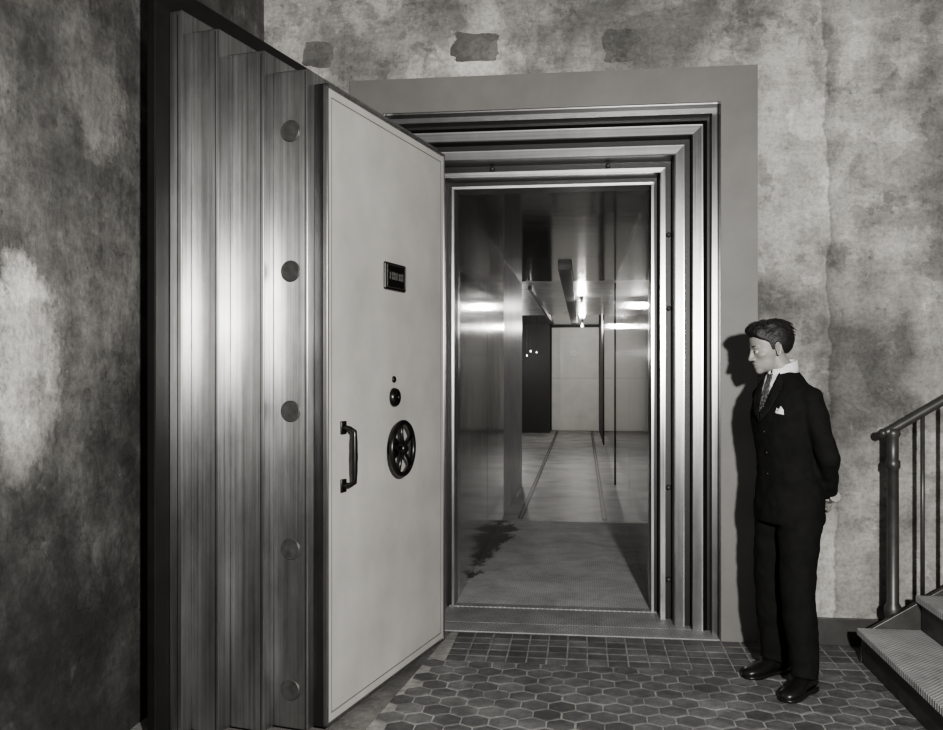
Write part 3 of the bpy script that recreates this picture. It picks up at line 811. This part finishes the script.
for s in (1, -1):
    c = Vector((s*.029, -.0755, .001)); r = .0130
    res = bmesh.ops.create_uvsphere(bm, u_segments=28, v_segments=22, radius=r, matrix=Matrix.Translation(c))
    dele = [v for v in res['verts'] if (-0.40 < (v.co.z-c.z)/r < 0.22)]
    bmesh.ops.delete(bm, geom=dele, context='VERTS')
ob = mesh_ob('eyelids', bm, M['skin'], hd, smooth=True)
bm = bmesh.new()
for s in (1, -1):
    bm_tube(bm, [(s*.013, -.0850, .022), (s*.024, -.0880, .027), (s*.038, -.0835, .028), (s*.050, -.0700, .022)], [(.002, .0030), (.0028, .0034), (.0025, .003), .0012], 8)
    bm_tube(bm, [(s*.018, -.0830, .0035), (s*.024, -.0885, .0042), (s*.034, -.0885, .0042), (s*.041, -.0815, .0030)], [.0006, .0012, .0012, .0006], 8)
mesh_ob('eyebrows', bm, M['hair'], hd, smooth=True)
bm = bmesh.new()
E(bm, (0, -.0897, -.0562), (.0165, .0083, .0042), 16, 10); E(bm, (0, -.0877, -.0672), (.0145, .0086, .0046), 16, 10)
mesh_ob('lips', bm, M['lip'], hd, smooth=True)
def sstep(a, b, x):
    t = max(0.0, min(1.0, (x-a)/(b-a))); return t*t*(3-2*t)
def hairline(y):
    pts = [(-.12, .074), (-.075, .070), (-.055, .052), (-.035, .040), (-.022, .028), (-.014, -.006), (-.002, -.010), (.006, .020), (.020, .022), (.030, -.005), (.045, -.035), (.08, -.052), (.14, -.055)]
    for (y0, z0), (y1, z1) in zip(pts[:-1], pts[1:]):
        if y <= y1: return z0+(z1-z0)*max(0, min(1, (y-y0)/(y1-y0)))
    return pts[-1][1]
hr_ = rad.copy()
for i in range(NV):
    for j in range(NU):
        p = cen+D[i, j]*rad[i, j]
        zl = hairline(p[1])
        m_ = sstep(zl-.002, zl+.007, p[2])
        if m_ <= 0: hr_[i, j] = rad[i, j]-.006; continue
        topk = sstep(.03, .10, p[2]); back = sstep(.02, .10, p[1])
        t = .004+.018*topk+.004*back
        t += .010*topk*sstep(.02, -.06, p[1])
        u = Vector((p[0]*70, p[1]*16, p[2]*30))
        t *= 1+.50*(mnoise.fractal(u, 1.0, 2.0, 3))
        hr_[i, j] = rad[i, j]-.006*(1-m_)+t*m_
bm = bmesh.new(); radial_mesh(bm, hr_)
mesh_ob('hair', bm, M['hair'], hd, smooth=True)
bm = bmesh.new()
for k in range(600):
    i = random.randrange(3, int(NV*.40)); j = random.randrange(NU)
    p = Vector(cen+D[i, j]*hr_[i, j])
    if p.z < hairline(p.y)+.02: continue
    n = Vector(D[i, j]); back = Vector((random.uniform(-.45, .45), 1, 0)); back = (back-n*back.dot(n)).normalized()
    L = random.uniform(.018, .036)*(1 if p.z > .07 else .6)
    q0 = p-n*.003; q1 = p+back*L*.5+n*random.uniform(.0, .006); q2 = p+back*L+n*random.uniform(-.004, .004)
    bm_tube(bm, [q0, q1, q2], [.0019, .0016, .0004], 5)
mesh_ob('hair_locks', bm, M['hair'], hd, smooth=True)

# ------------------------------------------------------------------ lights
area('flood_lamp', (0.78, -0.5, 2.00), (0.1, 5.0, 1.5), 0.14, 385)
area('side_fill', (-0.9, 0.2, 2.3), (-1.9, 3.4, 1.8), 0.4, 18)  # added fill, brightens the left wall
w = bpy.data.worlds.new('world'); scene.world = w; w.use_nodes = True
w.node_tree.nodes['Background'].inputs[0].default_value = (0.5, 0.5, 0.48, 1)
w.node_tree.nodes['Background'].inputs[1].default_value = 0.1

# ------------------------------------------------------------------ camera
cam = bpy.data.cameras.new('camera'); cam.sensor_width = 36; cam.lens = 900/943*36
cam.shift_y = 7/943; cam.clip_end = 100
co = bpy.data.objects.new('camera', cam); link(co)
co.location = (0, 0, 1.48); co.rotation_euler = (math.radians(90), 0, math.atan(111.5/900))
scene.camera = co
scene.view_settings.view_transform = 'AgX'
try: scene.view_settings.look = 'AgX - Medium High Contrast'
except Exception: pass
